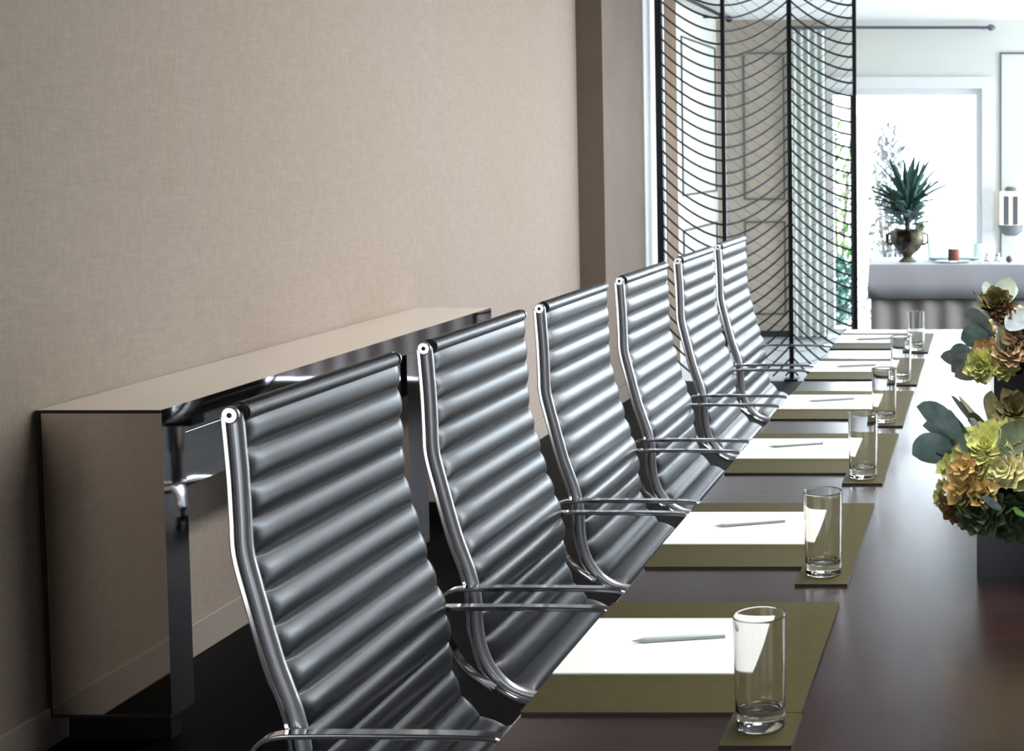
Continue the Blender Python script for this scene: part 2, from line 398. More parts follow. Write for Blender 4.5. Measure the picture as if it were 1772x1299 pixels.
# side profile (x forward to the table, z up), world x; chair origin at x=-0.76
OXC = -.76
prof_w = [(-1.0885,1.118),(-1.083,1.03),(-1.081,.965),(-1.079,.915),(-1.064,.85),(-1.040,.757),(-1.016,.685),(-1.005,.63),(-1.002,.565),(-.985,.505),(-.945,.458),(-.885,.438),(-.78,.436),(-.66,.447),(-.57,.452),(-.52,.435),(-.505,.40)]
prof = [(x-OXC, z) for x, z in prof_w]
path = bez(prof, 8)
HW = .26                                   # half width between rail centres
RIB = .0535
def make_sling():
    dense = resample(path, .002); cum = [0]
    for a, b in zip(dense, dense[1:]): cum.append(cum[-1]+math.dist(a, b))
    US = (0, .035, .10, .20, .33, .48, .63, .77, .88, .955); tot = cum[-1]; nrib = int(round(tot/RIB)); rib = tot/nrib
    fine = []; us = []; j = 0
    for k in range(nrib):
        for u in US:
            sv = (k+u)*rib
            while j < len(cum)-2 and cum[j+1] < sv: j += 1
            q = (sv-cum[j])/(cum[j+1]-cum[j])
            fine.append((dense[j][0]+(dense[j+1][0]-dense[j][0])*q, dense[j][1]+(dense[j+1][1]-dense[j][1])*q)); us.append(u)
    fine.append(dense[-1]); us.append(0); n = len(fine)
    ys = [-HW-.0065, -HW-.004, -HW+.001, -HW+.006, -HW+.0085, -HW+.017, -HW+.034, -.17, -.08, 0, .08, .17, HW-.020, HW-.013, HW-.010, HW-.001, HW+.004]
    et = [.003, .007, .0095, .0085, .0045] + [.004]*12
    bf = [0, 0, 0, .05, .30, .66, .90, 1, 1, 1, 1, 1, 1, .97, .93, .8, .4]
    vs = []; fs = []; m = len(ys)
    for side in (1, -1):
        for i, (x, z) in enumerate(fine):
            a = fine[max(i-1, 0)]; b = fine[min(i+1, n-1)]
            tx, tz = b[0]-a[0], b[1]-a[1]; l = math.hypot(tx, tz); nx, nz = -tz/l, tx/l
            if nx < 0 and nz < 0: nx, nz = -nx, -nz
            u = us[i]; bul = .0105*(4*u*(1-u))**.66 if 0 < u else 0
            for y, q, e_ in zip(ys, bf, et):
                d = side*(e_ + bul*q)
                vs.append((x+nx*d, y, z+nz*d))
    N = n*m
    for i in range(n-1):
        for j in range(m-1):
            a = i*m+j
            fs.append((a, a+1, a+m+1, a+m)); fs.append((N+a, N+a+m, N+a+m+1, N+a+1))
        a = i*m; fs.append((a, a+m, N+a+m, N+a)); a = i*m+m-1; fs.append((a, N+a, N+a+m, a+m))
    for j in range(m-1):
        a = j; fs.append((a, N+a, N+a+1, a+1)); a = (n-1)*m+j; fs.append((a, a+1, N+a+1, N+a))
    mb = MB(); mb.add(vs, fs)
    mb.m = [1 if max(v % m for v in f) <= 4 else 0 for f in fs]       # bright edge bead on the rail side
    return mb
def make_chair():
    t = thing('office_chair', 'x', 'chair')
    make_sling().build('sling_seat', [M['leather'], M['bead']], t, smooth=42)
    # rolled leather top
    tx, tz = prof[0]
    mb = MB(); k = 18
    ring = [(tx+.002+.0150*math.cos(2*PI*i/k), tz+.0150*math.sin(2*PI*i/k)) for i in range(k)]
    mb.prism(ring, 'y', -HW+.006, HW-.006)
    mb.build('top_roll', M['leather'], t, bevel=.003)
    rail = []
    bz = bez(prof, 6)
    for i, (x, z) in enumerate(bz):
        a, b = bz[max(i-1, 0)], bz[min(i+1, len(bz)-1)]; tx_, tz_ = b[0]-a[0], b[1]-a[1]; l = math.hypot(tx_, tz_)
        rail.append((x+tz_/l*.013, z-tx_/l*.013))
    for s in (-1, 1):
        r = MB().ribbon(rail, .011, s*HW-.010, s*HW+.010).build('side_rail', M['chrome'], t, bevel=.003)
        cap = MB()
        pr_ = [(0, .0125), (.004, .0125), (.006, .0105), (.006, .004), (.002, .0035)]
        n = 20; vs = []; fs = []
        for h, rr in pr_:
            for i in range(n):
                a = 2*PI*i/n; vs.append((tx+rr*math.cos(a), s*(HW+.011+h), tz+rr*math.sin(a)))
        for j in range(len(pr_)-1):
            for i in range(n): fs.append((j*n+i, j*n+(i+1) % n, (j+1)*n+(i+1) % n, (j+1)*n+i))
        fs.append(tuple(range(n))); cap.add(vs, fs)
        dark = [(tx+.0036*math.cos(2*PI*i/12), s*(HW+.0132), tz+.0036*math.sin(2*PI*i/12)) for i in range(12)]
        b0 = [(p[0], s*(HW+.011), p[2]) for p in dark]
        cap.add(dark+b0, [tuple(range(12)), tuple(range(12, 24))]+[(i, (i+1) % 12, 12+(i+1) % 12, 12+i) for i in range(12)], 1)
        cap.build('end_cap', [M['capwhite'], M['darkplastic']], t)
        # arm: flat polished loop from the back rail forward and down to the seat rail
        def w(p): return (p[0]-OXC, p[1])
        loop = [w(p) for p in [(-.965,.462),(-1.02,.505),(-1.052,.56),(-1.066,.605),(-1.064,.632),(-1.05,.650),(-1.025,.6575),(-.98,.659),(-.90,.659),(-.80,.658),(-.735,.656),(-.71,.650),(-.695,.632),(-.692,.60),(-.70,.54),(-.72,.455)]]
        MB().ribbon(bez(loop, 5), .008, s*.282-.011, s*.282+.011).build('armrest', M['chrome'], t, bevel=.002)
    # under-seat spreader, column, five-star base
    MB().tube([(-.10, -HW, .425), (-.10, HW, .425)], .011, 10).tube([(.14, -HW, .435), (.14, HW, .435)], .011, 10).build('seat_brace', M['chrome'], t)
    MB().box(-.10, .14, -.05, .05, .37, .415).build('tilt_mechanism', M['darkplastic'], t, bevel=.01)
    MB().lathe([(.022, .10), (.022, .26), (.030, .262), (.030, .375)], 20).build('column', M['chrome'], t)
    for k in range(5):
        a = 2*PI*k/5 + .35; ca, sa = math.cos(a), math.sin(a)
        leg = MB().tube([(.02*ca, .02*sa, .11), (.15*ca, .15*sa, .105), (.29*ca, .29*sa, .08)], [.022, .018, .012], 8).build('leg', M['chrome'], t)
        px, py = .275*ca, .275*sa
        n = 14; mbk = MB()
        for off in (-.016, .016):
            vs = []
            for dd in (-.009, .009):
                for i in range(n):
                    b = 2*PI*i/n
                    lx, ly, lz = .027*math.cos(b), off+dd, .027+.027*math.sin(b)
                    vs.append((px+lx*ca-ly*sa, py+lx*sa+ly*ca, lz))
            mbk.add(vs, [tuple(range(n)), tuple(range(n, 2*n))]+[(i, (i+1) % n, n+(i+1) % n, n+i) for i in range(n)])
        mbk.tube([(px, py, .03), (px, py, .085)], .007, 8)
        mbk.build('caster', M['darkplastic'], leg)
    return t
chair = make_chair()
CY = [1.982, 2.660, 3.336, 4.046, 4.785, 5.475]     # near edge of each back
ZC = [0, 0, 0, 0, 0, 0]
CL = ['ribbed black leather office chair beside the mirrored console end, first in the row',
      'ribbed black leather office chair in front of the console middle, second in the row',
      'ribbed black leather office chair just past the console, third in the row',
      'ribbed black leather office chair with back against the brown pilaster, fourth in the row',
      'ribbed black leather office chair, fifth in the row, its back crossing the screen edge',
      'ribbed black leather office chair last in the row, in front of the black wire screen']
for i, y in enumerate(CY):
    o = chair if i == 0 else copy_tree(chair)
    o.location = (OXC, y+.28, 0); tag(o, CL[i], 'chair', 'office chairs along the conference table')

# ------------------------------------------------------------------ place settings
mats_y = [1.849, 2.512, 3.255, 3.920, 4.608, 5.325]
co_y = [1.743, 2.409, 3.150, 3.820, 4.500, 5.230]
ORD = ['at the near end of the table', 'second from the near end', 'third from the near end', 'third from the far end', 'second from the far end', 'at the far end of the table']
GA = 'place settings on the conference table'
def slab(name, w, l, h, mats, r=.006):
    mb = MB(); n = 4; poly = []
    for cxs, cys, a0 in ((1, 1, 0), (-1, 1, PI/2), (-1, -1, PI), (1, -1, 1.5*PI)):
        for k in range(n+1):
            a = a0+PI/2*k/n; poly.append((cxs*(w/2-r)+r*math.cos(a), cys*(l/2-r)+r*math.sin(a)))
    mb.prism(poly, 'z', 0, h)
    me = mb.mesh(name, mats, 30)
    if len(me.materials) > 1:
        for p in me.polygons:
            if abs(p.normal.z) < .5: p.material_index = 1
    return me
me_mat = slab('desk_mat', .376, .462, .004, [M['mat'], M['matedge']])
me_co = slab('coaster', .092, .104, .004, [M['mat'], M['matedge']], .003)
me_pad = [slab('notepad', .285, .238, .0022, [M['paper']], .001), slab('notepad', .285, .238, .0022, [M['paper2']], .001)]
# tumbler: outer wall, inner wall, thick base
H = .148
gp = [(.0005, .0), (.026, .0), (.028, .0002), (.0305, .0015), (.0315, .004), (.0318, .0065), (.0320, .010), (.0325, .04), (.0335, .09), (.03447, H-.003), (.0345, H-.0014), (.0344, H-.0006), (.0339, H), (.0334, H-.0006), (.0333, H-.0014), (.0332, H-.003), (.0322, .09), (.0311, .04), (.0304, .028), (.0298, .0245), (.0285, .0222), (.0262, .0208), (.024, .0204), (.0005, .020)]
me_glass = MB().lathe(gp, 64, cap=True).mesh('water_glass', M['glass'], 60)
def pencil_parts():
    L = .140; r = .0042
    b = MB().tube([(-L/2+.018, 0, 0), (L/2, 0, 0)], r, 6).mesh('shaft', M['pencil'], 20)
    tip = MB().tube([(-L/2+.004, 0, 0), (-L/2+.018, 0, 0)], [.001, r], 8).mesh('tip', M['woodtip'])
    ld = MB().tube([(-L/2, 0, 0), (-L/2+.004, 0, 0)], [.0002, .001], 6).mesh('lead', M['lead'])
    return (('shaft', b), ('tip', tip), ('lead', ld))
PP = pencil_parts()
pen = [(-.4875,2.120,.365),(-.496,2.788,.63),(-.5125,3.5435,.735),(-.500,4.1925,.69),(-.4935,4.862,.56),(-.495,5.56,.55)]
pen = [(x, y, math.atan2((math.sin(a)*.07), .13)) for x, y, a in pen]
pad_y = [1.985, 2.652, 3.400, 4.060, 4.752, 5.470]
for i in range(6):
    o = bpy.data.objects.new('desk_mat', me_mat); COL.objects.link(o)
    o.location = (TX0+.189, mats_y[i]+.231, TZ); tag(o, 'olive brown leather desk mat under a notepad, ' + ORD[i], 'desk mat', 'desk mats on the table')
    o = bpy.data.objects.new('coaster', me_co); COL.objects.link(o)
    o.location = (-.307, co_y[i]+.052, TZ+.0001); tag(o, 'olive square coaster under a water glass, ' + ORD[i], 'coaster', 'coasters on the table')
    o = bpy.data.objects.new('notepad', me_pad[0 if i == 0 else 1]); COL.objects.link(o)
    o.location = (-.4955, pad_y[i]+.119, TZ+.0042)
    tag(o, ('bright white' if i == 0 else 'ivory') + ' paper notepad with a pencil on it, ' + ORD[i], 'notepad', 'notepads on the desk mats')
    o = bpy.data.objects.new('water_glass', me_glass); COL.objects.link(o)
    o.location = (-.310+(-.006 if 3 <= i <= 4 else 0), co_y[i]+.062, TZ+.0043); tag(o, 'empty clear tall water glass on an olive coaster, ' + ORD[i], 'glass', 'water glasses on the coasters')
    p = thing('pencil', 'thin silver grey pencil lying on the notepad, ' + ORD[i], 'pencil', (pen[i][0], pen[i][1], TZ+.0042+.0022+.0036), 'pencils on the notepads')
    p.rotation_euler = (0, 0, pen[i][2])
    for nm, me in PP:
        q = bpy.data.objects.new(nm, me); COL.objects.link(q); q.parent = p

# ------------------------------------------------------------------ flower arrangements
def rosette(mb, c, R, face, n=(5, 8, 9), tip=1., mi=0, seed=0):
    """succulent rosette at c, opening towards face"""
    rnd = random.Random(seed); f = Vector(face).normalized(); q = f.to_track_quat('Z', 'Y')
    sub = MB()
    for ring, k in enumerate(n):
        fr = (ring+1)/len(n)
        for j in range(k):
            az = 2*PI*(j+.5*(ring % 2))/k + rnd.uniform(-.15, .15)
            el = (1.25-1.05*fr) + rnd.uniform(-.12, .12)
            L = R*(.42+.62*fr)*rnd.uniform(.9, 1.08)
            sub.petal((0, 0, -.12*R*fr), az, el, L, L*rnd.uniform(.62, .8), curl=.18, cup=.45, th=.10*R, tip=tip, ns=6, nt=4)
    m = q.to_matrix(); cc = Vector(c)
    mb.add([cc + m @ Vector(v) for v in sub.v], sub.f, mi); return mb
def leafdisc(mb, c, R, az, el, roll=0, tip=.25, long=1.25, curl=.1):
    d = Matrix.Rotation(az, 3, 'Z') @ Matrix.Rotation(-el, 3, 'Y')
    base = Vector(c) - d @ Vector((R*long, 0, 0))
    return mb.petal(base, az, el, 2*R*long, 2*R, curl=curl, cup=.15, th=.0025, tip=tip, roll=roll, ns=8, nt=6)
def arrangement(vx, vy, vz, half, hgt, vlabel, alabel, group, pieces, k):
    v = MB()
    v.box(vx-half, vx+half, vy-half, vy+half, TZ, TZ+.008)
    for a, b, c_, d in ((vx-half, vx-half+.008, vy-half, vy+half), (vx+half-.008, vx+half, vy-half, vy+half), (vx-half+.008, vx+half-.008, vy-half, vy-half+.008), (vx-half+.008, vx+half-.008, vy+half-.008, vy+half)):
        v.box(a, b, c_, d, TZ+.0079, TZ+hgt)
    o = v.build('vase', M['vase'], smooth=0); tag(o, vlabel, 'vase', 'square vases on the table')
    cz = TZ+hgt
    a = thing('flower_arrangement', alabel, 'flowers', (vx, vy, cz), 'flower arrangements on the table')
    L = lambda p: (p[0]-vx, p[1]-vy, p[2]-cz)
    stem = MB()
    for i, (kind, mat, p, R, par) in enumerate(pieces):
        mb = MB(); lp = L(p)
        if kind == 'ros':
            rosette(mb, lp, R*k, par[0], par[1], par[2], seed=i*7+3); nm = 'succulent'
        else:
            leafdisc(mb, lp, R*k, *par); nm = 'leaf'
        mb.build(nm, M[mat], a, smooth=60)
        rr_ = max(.001, math.hypot(lp[0], lp[1])); q_ = min(.5, .045/rr_)
        stem.tube([(lp[0]*q_*.3, lp[1]*q_*.3, -.07), (lp[0]*q_, lp[1]*q_, max(.012, lp[2]*.45)), (lp[0]*.95, lp[1]*.95, max(.008, lp[2]-.004))], .0032, 6)
    stem.build('stem', M['bark'], a)
    rnd = random.Random(int(vy*100)); fo = MB()
    for j in range(70):
        az = rnd.uniform(0, 2*PI); el = rnd.uniform(.12, 1.3); r0 = rnd.uniform(.0, .05)
        fo.petal((r0*math.cos(az), r0*math.sin(az), rnd.uniform(.02, .06)*k), az, el, rnd.uniform(.06, .12)*k, rnd.uniform(.025, .045)*k, curl=-.15, cup=.2, th=.002, tip=.7)
    fo.build('foliage', M['darkgreen'], a, smooth=60)
    return a
def P1(px, py, y): return ((px-1727.6)*y/2450, y, 1.492-(py-260.6)*y/2450)
F = lambda x, y, z: (x, y, z)
n3, n2, nb = (5, 8, 9), (4, 7), (5, 8, 11, 12)
PIECES1 = [
    ('leaf','teal', (-.1019,2.47,1.0110), .046, (2.75, .35, .9, .3)), ('leaf','teal', (-.0750,2.46,.9922), .042, (2.3, .8, 1.0, .35)),
    ('leaf','teal', (-.1190,2.49,.9595), .036, (3.0, -.35, 1.1, .0, 1.05)), ('leaf','teal', (-.0865,2.52,.9639), .032, (2.6,-.1,.9,.2)),
    ('leaf','greyleaf', (-.1035,2.53,.985), .030, (2.9,.1,.8,.2)),
    ('leaf','olive', (-.0540,2.52,1.0200), .036, (2.2,.5,.7,.6)), ('leaf','olive', (-.0150,2.53,1.0270), .028, (1.7,.9,.8,.8)),
    ('leaf','olive', (-.0340,2.48,1.0070), .026, (2.5,.3,.9,.8)), ('leaf','greyleaf', (-.0420,2.47,.9990), .022, (2.3,.7,1.2,.4)), ('ros','olive', (.030,2.50,1.028), .045, (F(.1,-.7,.6), n3, 1.)),
    ('leaf','darkgreen', (.025,2.44,.9900), .030, (1.0,.7,.6,.5)),
    ('ros','lime', (-.0220,2.45,.9750), .050, (F(-.1,-.75,.6), nb, .95)), ('ros','paleyel', (.0080,2.43,.9420), .046, (F(-.2,-.9,.3), nb, .95)), ('ros','lime', (.0300,2.46,.9850), .042, (F(.1,-.75,.6), nb, .95)), ('ros','paleyel', (.0520,2.44,.9350), .050, (F(.2,-.85,.35), nb, .95)),
    ('ros','lime', (-.0330,2.43,.9430), .034, (F(-.4,-.85,.3), n3, .95)),
    ('ros','lime', (-.0430,2.46,.9700), .045, (F(-.5,-.7,.6), n3, .8)), ('ros','lime', (-.0870,2.46,.9380), .026, (F(-.6,-.6,.5), n2, .6)),
    ('ros','lime', (-.0980,2.47,.8980), .020, (F(-.8,-.5,.2), n2, .6)), ('ros','lime', (-.1050,2.47,.8790), .016, (F(-.8,-.5,.1), n2, .6)),
    ('ros','amber', (-.0570,2.43,.9170), .044, (F(-.5,-.8,.25), n3, .9)), ('ros','amber', (-.0250,2.41,.9020), .030, (F(-.1,-.9,.2), n2, .8)),
    ('ros','amber', (-.0560,2.42,.9480), .026, (F(-.4,-.8,.4), n2, .9)),
    ('ros','darkgreen', (-.0290,2.42,.8720), .048, (F(-.2,-.9,.1), nb, .9)), ('ros','brownleaf', (-.0800,2.45,.8680), .032, (F(-.7,-.6,-.15), n2, .8)),
    ('ros','darkgreen', (-.0520,2.44,.8580), .034, (F(-.5,-.8,-.3), n3, .9)), ('leaf','teal', (-.0130,2.39,.8880), .018, (2.6,.2,.9,.3)),
    ('ros','darkgreen', (.0280,2.43,.8600), .052, (F(.1,-.9,-.1), nb, .9)), ('leaf','freshgreen', (.040,2.39,.870), .020, (1.2,-.3,.5,.4)),
    ('ros','olive', (.078,2.46,.895), .05, (F(.4,-.8,.2), nb, .9)), ('ros','lime', (.110,2.50,.96), .055, (F(.6,-.6,.4), nb, .8)),
    ('ros','peach', (.135,2.56,.92), .05, (F(.9,-.2,.3), nb, .8)), ('ros','darkgreen', (.16,2.56,.88), .045, (F(1,0,0), n3, .9)),
    ('ros','paleyel', (.05,2.58,1.00), .06, (F(.1,.2,1), nb, .8)), ('leaf','teal', (.17,2.55,1.0), .04, (.3,.5,.8,.3)),
    ('ros','lime', (.03,2.66,.95), .06, (F(0,1,.3), nb, .8)), ('leaf','greyleaf', (-.06,2.60,1.00), .04, (2.6,.6,.6,.2)), ('ros','amber', (-.06,2.62,.92), .05, (F(-.6,.7,.2), n3, .9)),
]
arrangement(.047, 2.55, TZ, .085, .098, 'square dark violet vase under the larger, nearer flower arrangement', 'flower arrangement of lime and amber succulents, blue green leaves, nearer the camera', 'x', PIECES1, 1.0)
PIECES2 = [
    ('ros','olive', (-.0080,4.12,1.0420), .055, (F(0,-.75,.65), nb, .9)), ('leaf','mint', (-.030,4.15,1.0720), .030, (2.0,.9,.4,.3)), ('leaf','mint', (.022,4.15,1.0790), .034, (1.2,.9,.4,.3)), ('leaf','mint', (-.060,4.14,1.0500), .030, (2.4,.7,.7,.3)),
    ('ros','brownleaf', (.012,4.10,1.0180), .042, (F(.1,-.9,.3), n3, .9)),
    ('leaf','greyleaf', (-.0620,4.09,.9880), .050, (2.6,.3,1.0,.05,1.05)), ('leaf','teal', (-.0700,4.08,.9480), .042, (2.9,-.2,1.1,.1,1.0)), ('leaf','greyleaf', (-.1300,4.10,.8830), .034, (3.0,.05,.9,.2,1.2)),
    ('leaf','teal', (-.0980,4.08,.8940), .042, (2.7,.25,1.0,.3)), ('leaf','greyleaf', (-.0900,4.07,.8700), .042, (2.9,-.5,1.0,.2)),
    ('leaf','mint', (.000,4.05,.9580), .034, (1.6,.9,1.3,.3)), ('leaf','greyleaf', (.055,4.08,1.0000), .036, (.8,.5,.6,.3)), ('leaf','brownleaf', (.040,4.07,.965), .028, (.9,.3,.8,.7)),
    ('ros','peach', (.0340,4.06,.9150), .060, (F(.1,-.85,.45), nb, .8)), ('ros','peach', (-.0200,4.06,.9080), .044, (F(-.2,-.85,.4), n3, .8)), ('ros','amber', (-.046,4.07,.9180), .034, (F(-.5,-.8,.3), n2, .9)),
    ('ros','lime', (-.0480,4.05,.8720), .052, (F(-.3,-.9,.2), nb, .7)), ('ros','lime', (.0160,4.05,.8760), .048, (F(.1,-.9,.3), nb, .7)),
    ('leaf','mint', (-.0860,4.06,.8500), .034, (3.0,-.4,1.0,.3)), ('ros','darkgreen', (.060,4.07,.905), .055, (F(.3,-.9,.1), nb, .9)), ('leaf','olive', (.03,4.06,.955), .03, (1.0,.3,.9,.6)),
    ('ros','lime', (.16,4.20,.93), .06, (F(.9,0,.3), nb, .8)), ('ros','paleyel', (.08,4.30,.97), .06, (F(0,.8,.6), nb, .8)), ('leaf','teal', (.18,4.22,1.0), .045, (.2,.5,.8,.3)), ('ros','amber', (-.04,4.28,.93), .05, (F(-.6,.7,.3), n3, .9)),
    ('ros','darkgreen', (.165,4.15,.92), .045, (F(.8,-.5,0), n3, .9)),
]
arrangement(.075, 4.205, TZ, .088, .098, 'square dark violet vase under the smaller, farther flower arrangement', 'flower arrangement of peach and lime succulents with round grey leaves, farther down the table', 'x', PIECES2, 1.05)

# ------------------------------------------------------------------ folding wire screen at the opening
posts = [(-2.170, 9.10), (-1.695, 8.76), (-1.345, 9.16), (-.886, 8.76)]      # far, near, far, near
s = thing('folding_screen', 'tall black iron folding screen of swagged wire across the room opening', 'screen', (-1.5, 8.95, 0))
LS = lambda x, y, z: (x+1.5, y-8.95, z)
for i, (x, y) in enumerate(posts):
    r = .021 if i in (0,) else (.0145 if i == 2 else .012)
    a = LS(x, y, 0); z1 = 2.505
    MB().box(a[0]-r, a[0]+r, a[1]-r, a[1]+r, 0, z1).build('post', M['iron'], s, smooth=0)
    MB().box(a[0]-.045, a[0]+.045, a[1]-.045, a[1]+.045, 0, .012).build('foot', M['iron'], s, smooth=0)
for i in range(3):
    A, B = posts[i], posts[i+1]
    far, near = (A, B) if i % 2 == 0 else (B, A)
    mb = MB(); SAG = .235
    for k in range(35):
        z0 = -.24 + k*.0795; pts = []
        for j in range(11):
            u = j/10; z = z0 + SAG*(u**1.75)
            pts.append(LS(near[0]+(far[0]-near[0])*u, near[1]+(far[1]-near[1])*u, z))
        pts = [p for p in pts if .03 < p[2] < 2.50]
        if len(pts) > 1: mb.tube(pts, .0066, 6)
    mb.build('wire_panel', M['iron'], s)
    if i > 0:
        mb = MB(); off = .05
        for k in range(30):
            z0 = .10 + k*.0795; pts = []
            for j in range(9):
                u = j/8; z = z0 + .26*((1-u)**1.75)
                pts.append(LS(near[0]+(far[0]-near[0])*u, near[1]+(far[1]-near[1])*u + off, z))
            pts = [p for p in pts if .03 < p[2] < 2.50]
            if len(pts) > 1: mb.tube(pts, .0014 if i == 1 else .0020, 4)
        mb.build('wire_backing', M['iron'], s)

# ------------------------------------------------------------------ room beyond: drape, rods, buffet
def drape(name, x0, x1, y, z0, z1, waves, amp, mat):
    n = waves*10; mb = MB(); vs = []; fs = []
    for zz in (z0, z1):
        for side in (0, .004):
            for i in range(n+1):
                u = i/n; vs.append((x0+(x1-x0)*u, y+amp*math.sin(2*PI*waves*u)+side, zz))
    m = n+1
    for i in range(n):
        fs += [(i, i+1, 2*m+i+1, 2*m+i), (m+i, 3*m+i, 3*m+i+1, m+i+1), (i, m+i, m+i+1, i+1), (2*m+i, 2*m+i+1, 3*m+i+1, 3*m+i)]
    fs += [(0, 2*m, 3*m, m), (n, m+n, 3*m+n, 2*m+n)]
    mb.add(vs, fs); return mb
o = drape('curtain', -1.64, -1.365, YB-.13, .02, 2.435, 5, .022, None).build('curtain', M['drape'], smooth=60)
tag(o, 'pale sheer curtain hanging from the rod behind the wire screen', 'curtain')
r = thing('curtain_rod', 'long grey curtain rod with finial above the bright window', 'curtain rod', (-.82, YB-.13, 2.455))
def xcyl(mb, x0, x1, r, n=12): return mb.tube([(x0, 0, 0), (x1, 0, 0)], r, n)
xcyl(MB(), -.82, .74, .012).build('rod', M['rod'], r)
o = MB().lathe([(.012, 0), (.024, .012), (.026, .03), (.016, .055), (.003, .065)], 14).build('finial', M['rod'], r)
o.rotation_euler = (0, PI/2, 0); o.location = (.735, 0, 0)
for xx in (-.78, .70):
    MB().box(xx-.008, xx+.008, 0, .13, -.006, .006).build('bracket', M['rod'], r, smooth=0)
r = thing('curtain_rod', 'short black curtain rod on the cream side wall, top of the screen', 'curtain rod', (-2.07, 10.4, 2.50))
MB().tube([(0, -.9, 0), (0, .52, 0)], .013, 12).build('rod', M['iron'], r)
MB().ball((0, .55, 0), .026).build('finial', M['iron'], r)
MB().box(-.167, 0, .40, .416, -.006, .006).build('bracket', M['iron'], r, smooth=0)

BX0, BX1, BY0, BY1, BZ = -.835, 1.15, 9.20, 9.82, .745
b = thing('buffet_table', 'buffet table with pleated grey skirt below a white cloth', 'table', ((BX0+BX1)/2, (BY0+BY1)/2, 0))
bx, by = b.location.x, b.location.y
MB().box(BX0-bx, BX1-bx, BY0-by, BY1-by, BZ-.03, BZ).build('tabletop', M['brown'], b, smooth=0)
n = 240; mb = MB(); vs = []; fs = []
per = [(BX0, BY1), (BX0, BY0), (BX1, BY0), (BX1, BY1)]
pts = []
for (p, q, nrm, k) in ((per[0], per[1], (-1, 0), 40), (per[1], per[2], (0, -1), 130), (per[2], per[3], (1, 0), 40)):
    for i in range(k):
        u = i/k; d = -.02+.011*math.sin(len(pts)*.62) + .006*math.sin(len(pts)*.21)
        pts.append((p[0]+(q[0]-p[0])*u+nrm[0]*d-bx, p[1]+(q[1]-p[1])*u+nrm[1]*d-by, nrm))
for z in (.01, BZ-.031):
    for x, y, nr in pts: vs.append((x, y, z))
    for x, y, nr in pts: vs.append((x-nr[0]*.004, y-nr[1]*.004, z))
m = len(pts)
for i in range(m-1):
    fs += [(i, i+1, 2*m+i+1, 2*m+i), (m+i, 3*m+i, 3*m+i+1, m+i+1), (i, m+i, m+i+1, i+1), (2*m+i, 2*m+i+1, 3*m+i+1, 3*m+i)]
mb.add(vs, fs); mb.build('skirt', M['skirt'], b, smooth=60)
for xx in (BX0+.08, BX1-.08):
    for yy in (BY0+.08, BY1-.08): MB().box(xx-.02-bx, xx+.02-bx, yy-.02-by, yy+.02-by, 0, BZ-.03).build('leg', M['brown'], b, smooth=0)
# cloth over the buffet, hanging with small waves
mb = MB(); vs = []; fs = []; t_ = .004; e = .006
def skirtline(k):
    out = []
    for (p, q, nrm) in (((BX0-e, BY1+e), (BX0-e, BY0-e), (-1, 0)), ((BX0-e, BY0-e), (BX1+e, BY0-e), (0, -1)), ((BX1+e, BY0-e), (BX1+e, BY1+e), (1, 0)), ((BX1+e, BY1+e), (BX0-e, BY1+e), (0, 1))):
        for i in range(20):
            u = i/20; d = k*(.010+.010*math.sin(len(out)*1.7)*.6)
            out.append((p[0]+(q[0]-p[0])*u+nrm[0]*d, p[1]+(q[1]-p[1])*u+nrm[1]*d))
    return out
rows = [(skirtline(0), BZ+.005), (skirtline(.25), BZ-.004), (skirtline(.7), BZ-.11), (skirtline(1.), BZ-.215)]
m = 80
for ln, z in rows:
    for x, y in ln: vs.append((x, y, z))
for i in range(3):
    for k in range(m): fs.append((i*m+k, i*m+(k+1) % m, (i+1)*m+(k+1) % m, (i+1)*m+k))
fs.append(tuple(range(m)))
mb.add(vs, fs)
o = mb.build('tablecloth', M['cloth'], smooth=50); tag(o, 'white tablecloth draped over the buffet table', 'tablecloth')
sm = o.modifiers.new('thick', 'SOLIDIFY'); sm.thickness = .003; sm.offset = 1
ZB = BZ+.009
# urn with agave
u = thing('urn', 'olive bronze footed urn holding the spiky plant on the buffet', 'urn', (-.605, 9.42, ZB))
MB().lathe([(.001,0),(.055,0),(.060,.006),(.045,.018),(.030,.032),(.036,.045),(.075,.075),(.108,.125),(.116,.165),(.112,.200),(.118,.212),(.112,.214),(.104,.200),(.106,.165),(.07,.09),(.001,.075)], 32).build('bowl', M['urn'], u)
u2 = MB().tube([(-.105,-.02,.195),(-.135,-.02,.18),(-.135,-.02,.13),(-.10,-.02,.11)], .008, 8).build('handle', M['urn'], u)
MB().tube([(.105,-.02,.195),(.135,-.02,.18),(.135,-.02,.13),(.10,-.02,.11)], .008, 8).build('handle', M['urn'], u)
pl = thing('agave_plant', 'spiky blue green plant rising from the bronze urn', 'plant', (-.605, 9.42, ZB+.19))
rnd = random.Random(5)
mb = MB(); mb2 = MB(); mb3 = MB()
for j in range(60):
    az = rnd.uniform(0, 2*PI); el = rnd.uniform(.15, 1.5); L = rnd.uniform(.22, .40)
    mb.petal((.02*math.cos(az), .02*math.sin(az), rnd.uniform(.10, .20)), az, el, L, rnd.uniform(.032, .050), curl=rnd.uniform(-.35, .02), cup=.4, th=.004, tip=1., ns=8)
for j in range(80):
    az = rnd.uniform(0, 2*PI); el = rnd.uniform(.15, .9)
    mb2.petal((.05*math.cos(az), .05*math.sin(az), rnd.uniform(.05, .18)), az, el, rnd.uniform(.09, .16), rnd.uniform(.035, .06), curl=-.2, cup=.2, th=.003, tip=.5)
for j in range(9):
    az = rnd.uniform(2.4, 3.9); mb3.petal((-.08, -.04, .22+rnd.uniform(-.02, .03)), az, rnd.uniform(-.2, .9), .06, .04, curl=-.1, cup=.2, th=.003, tip=.4)
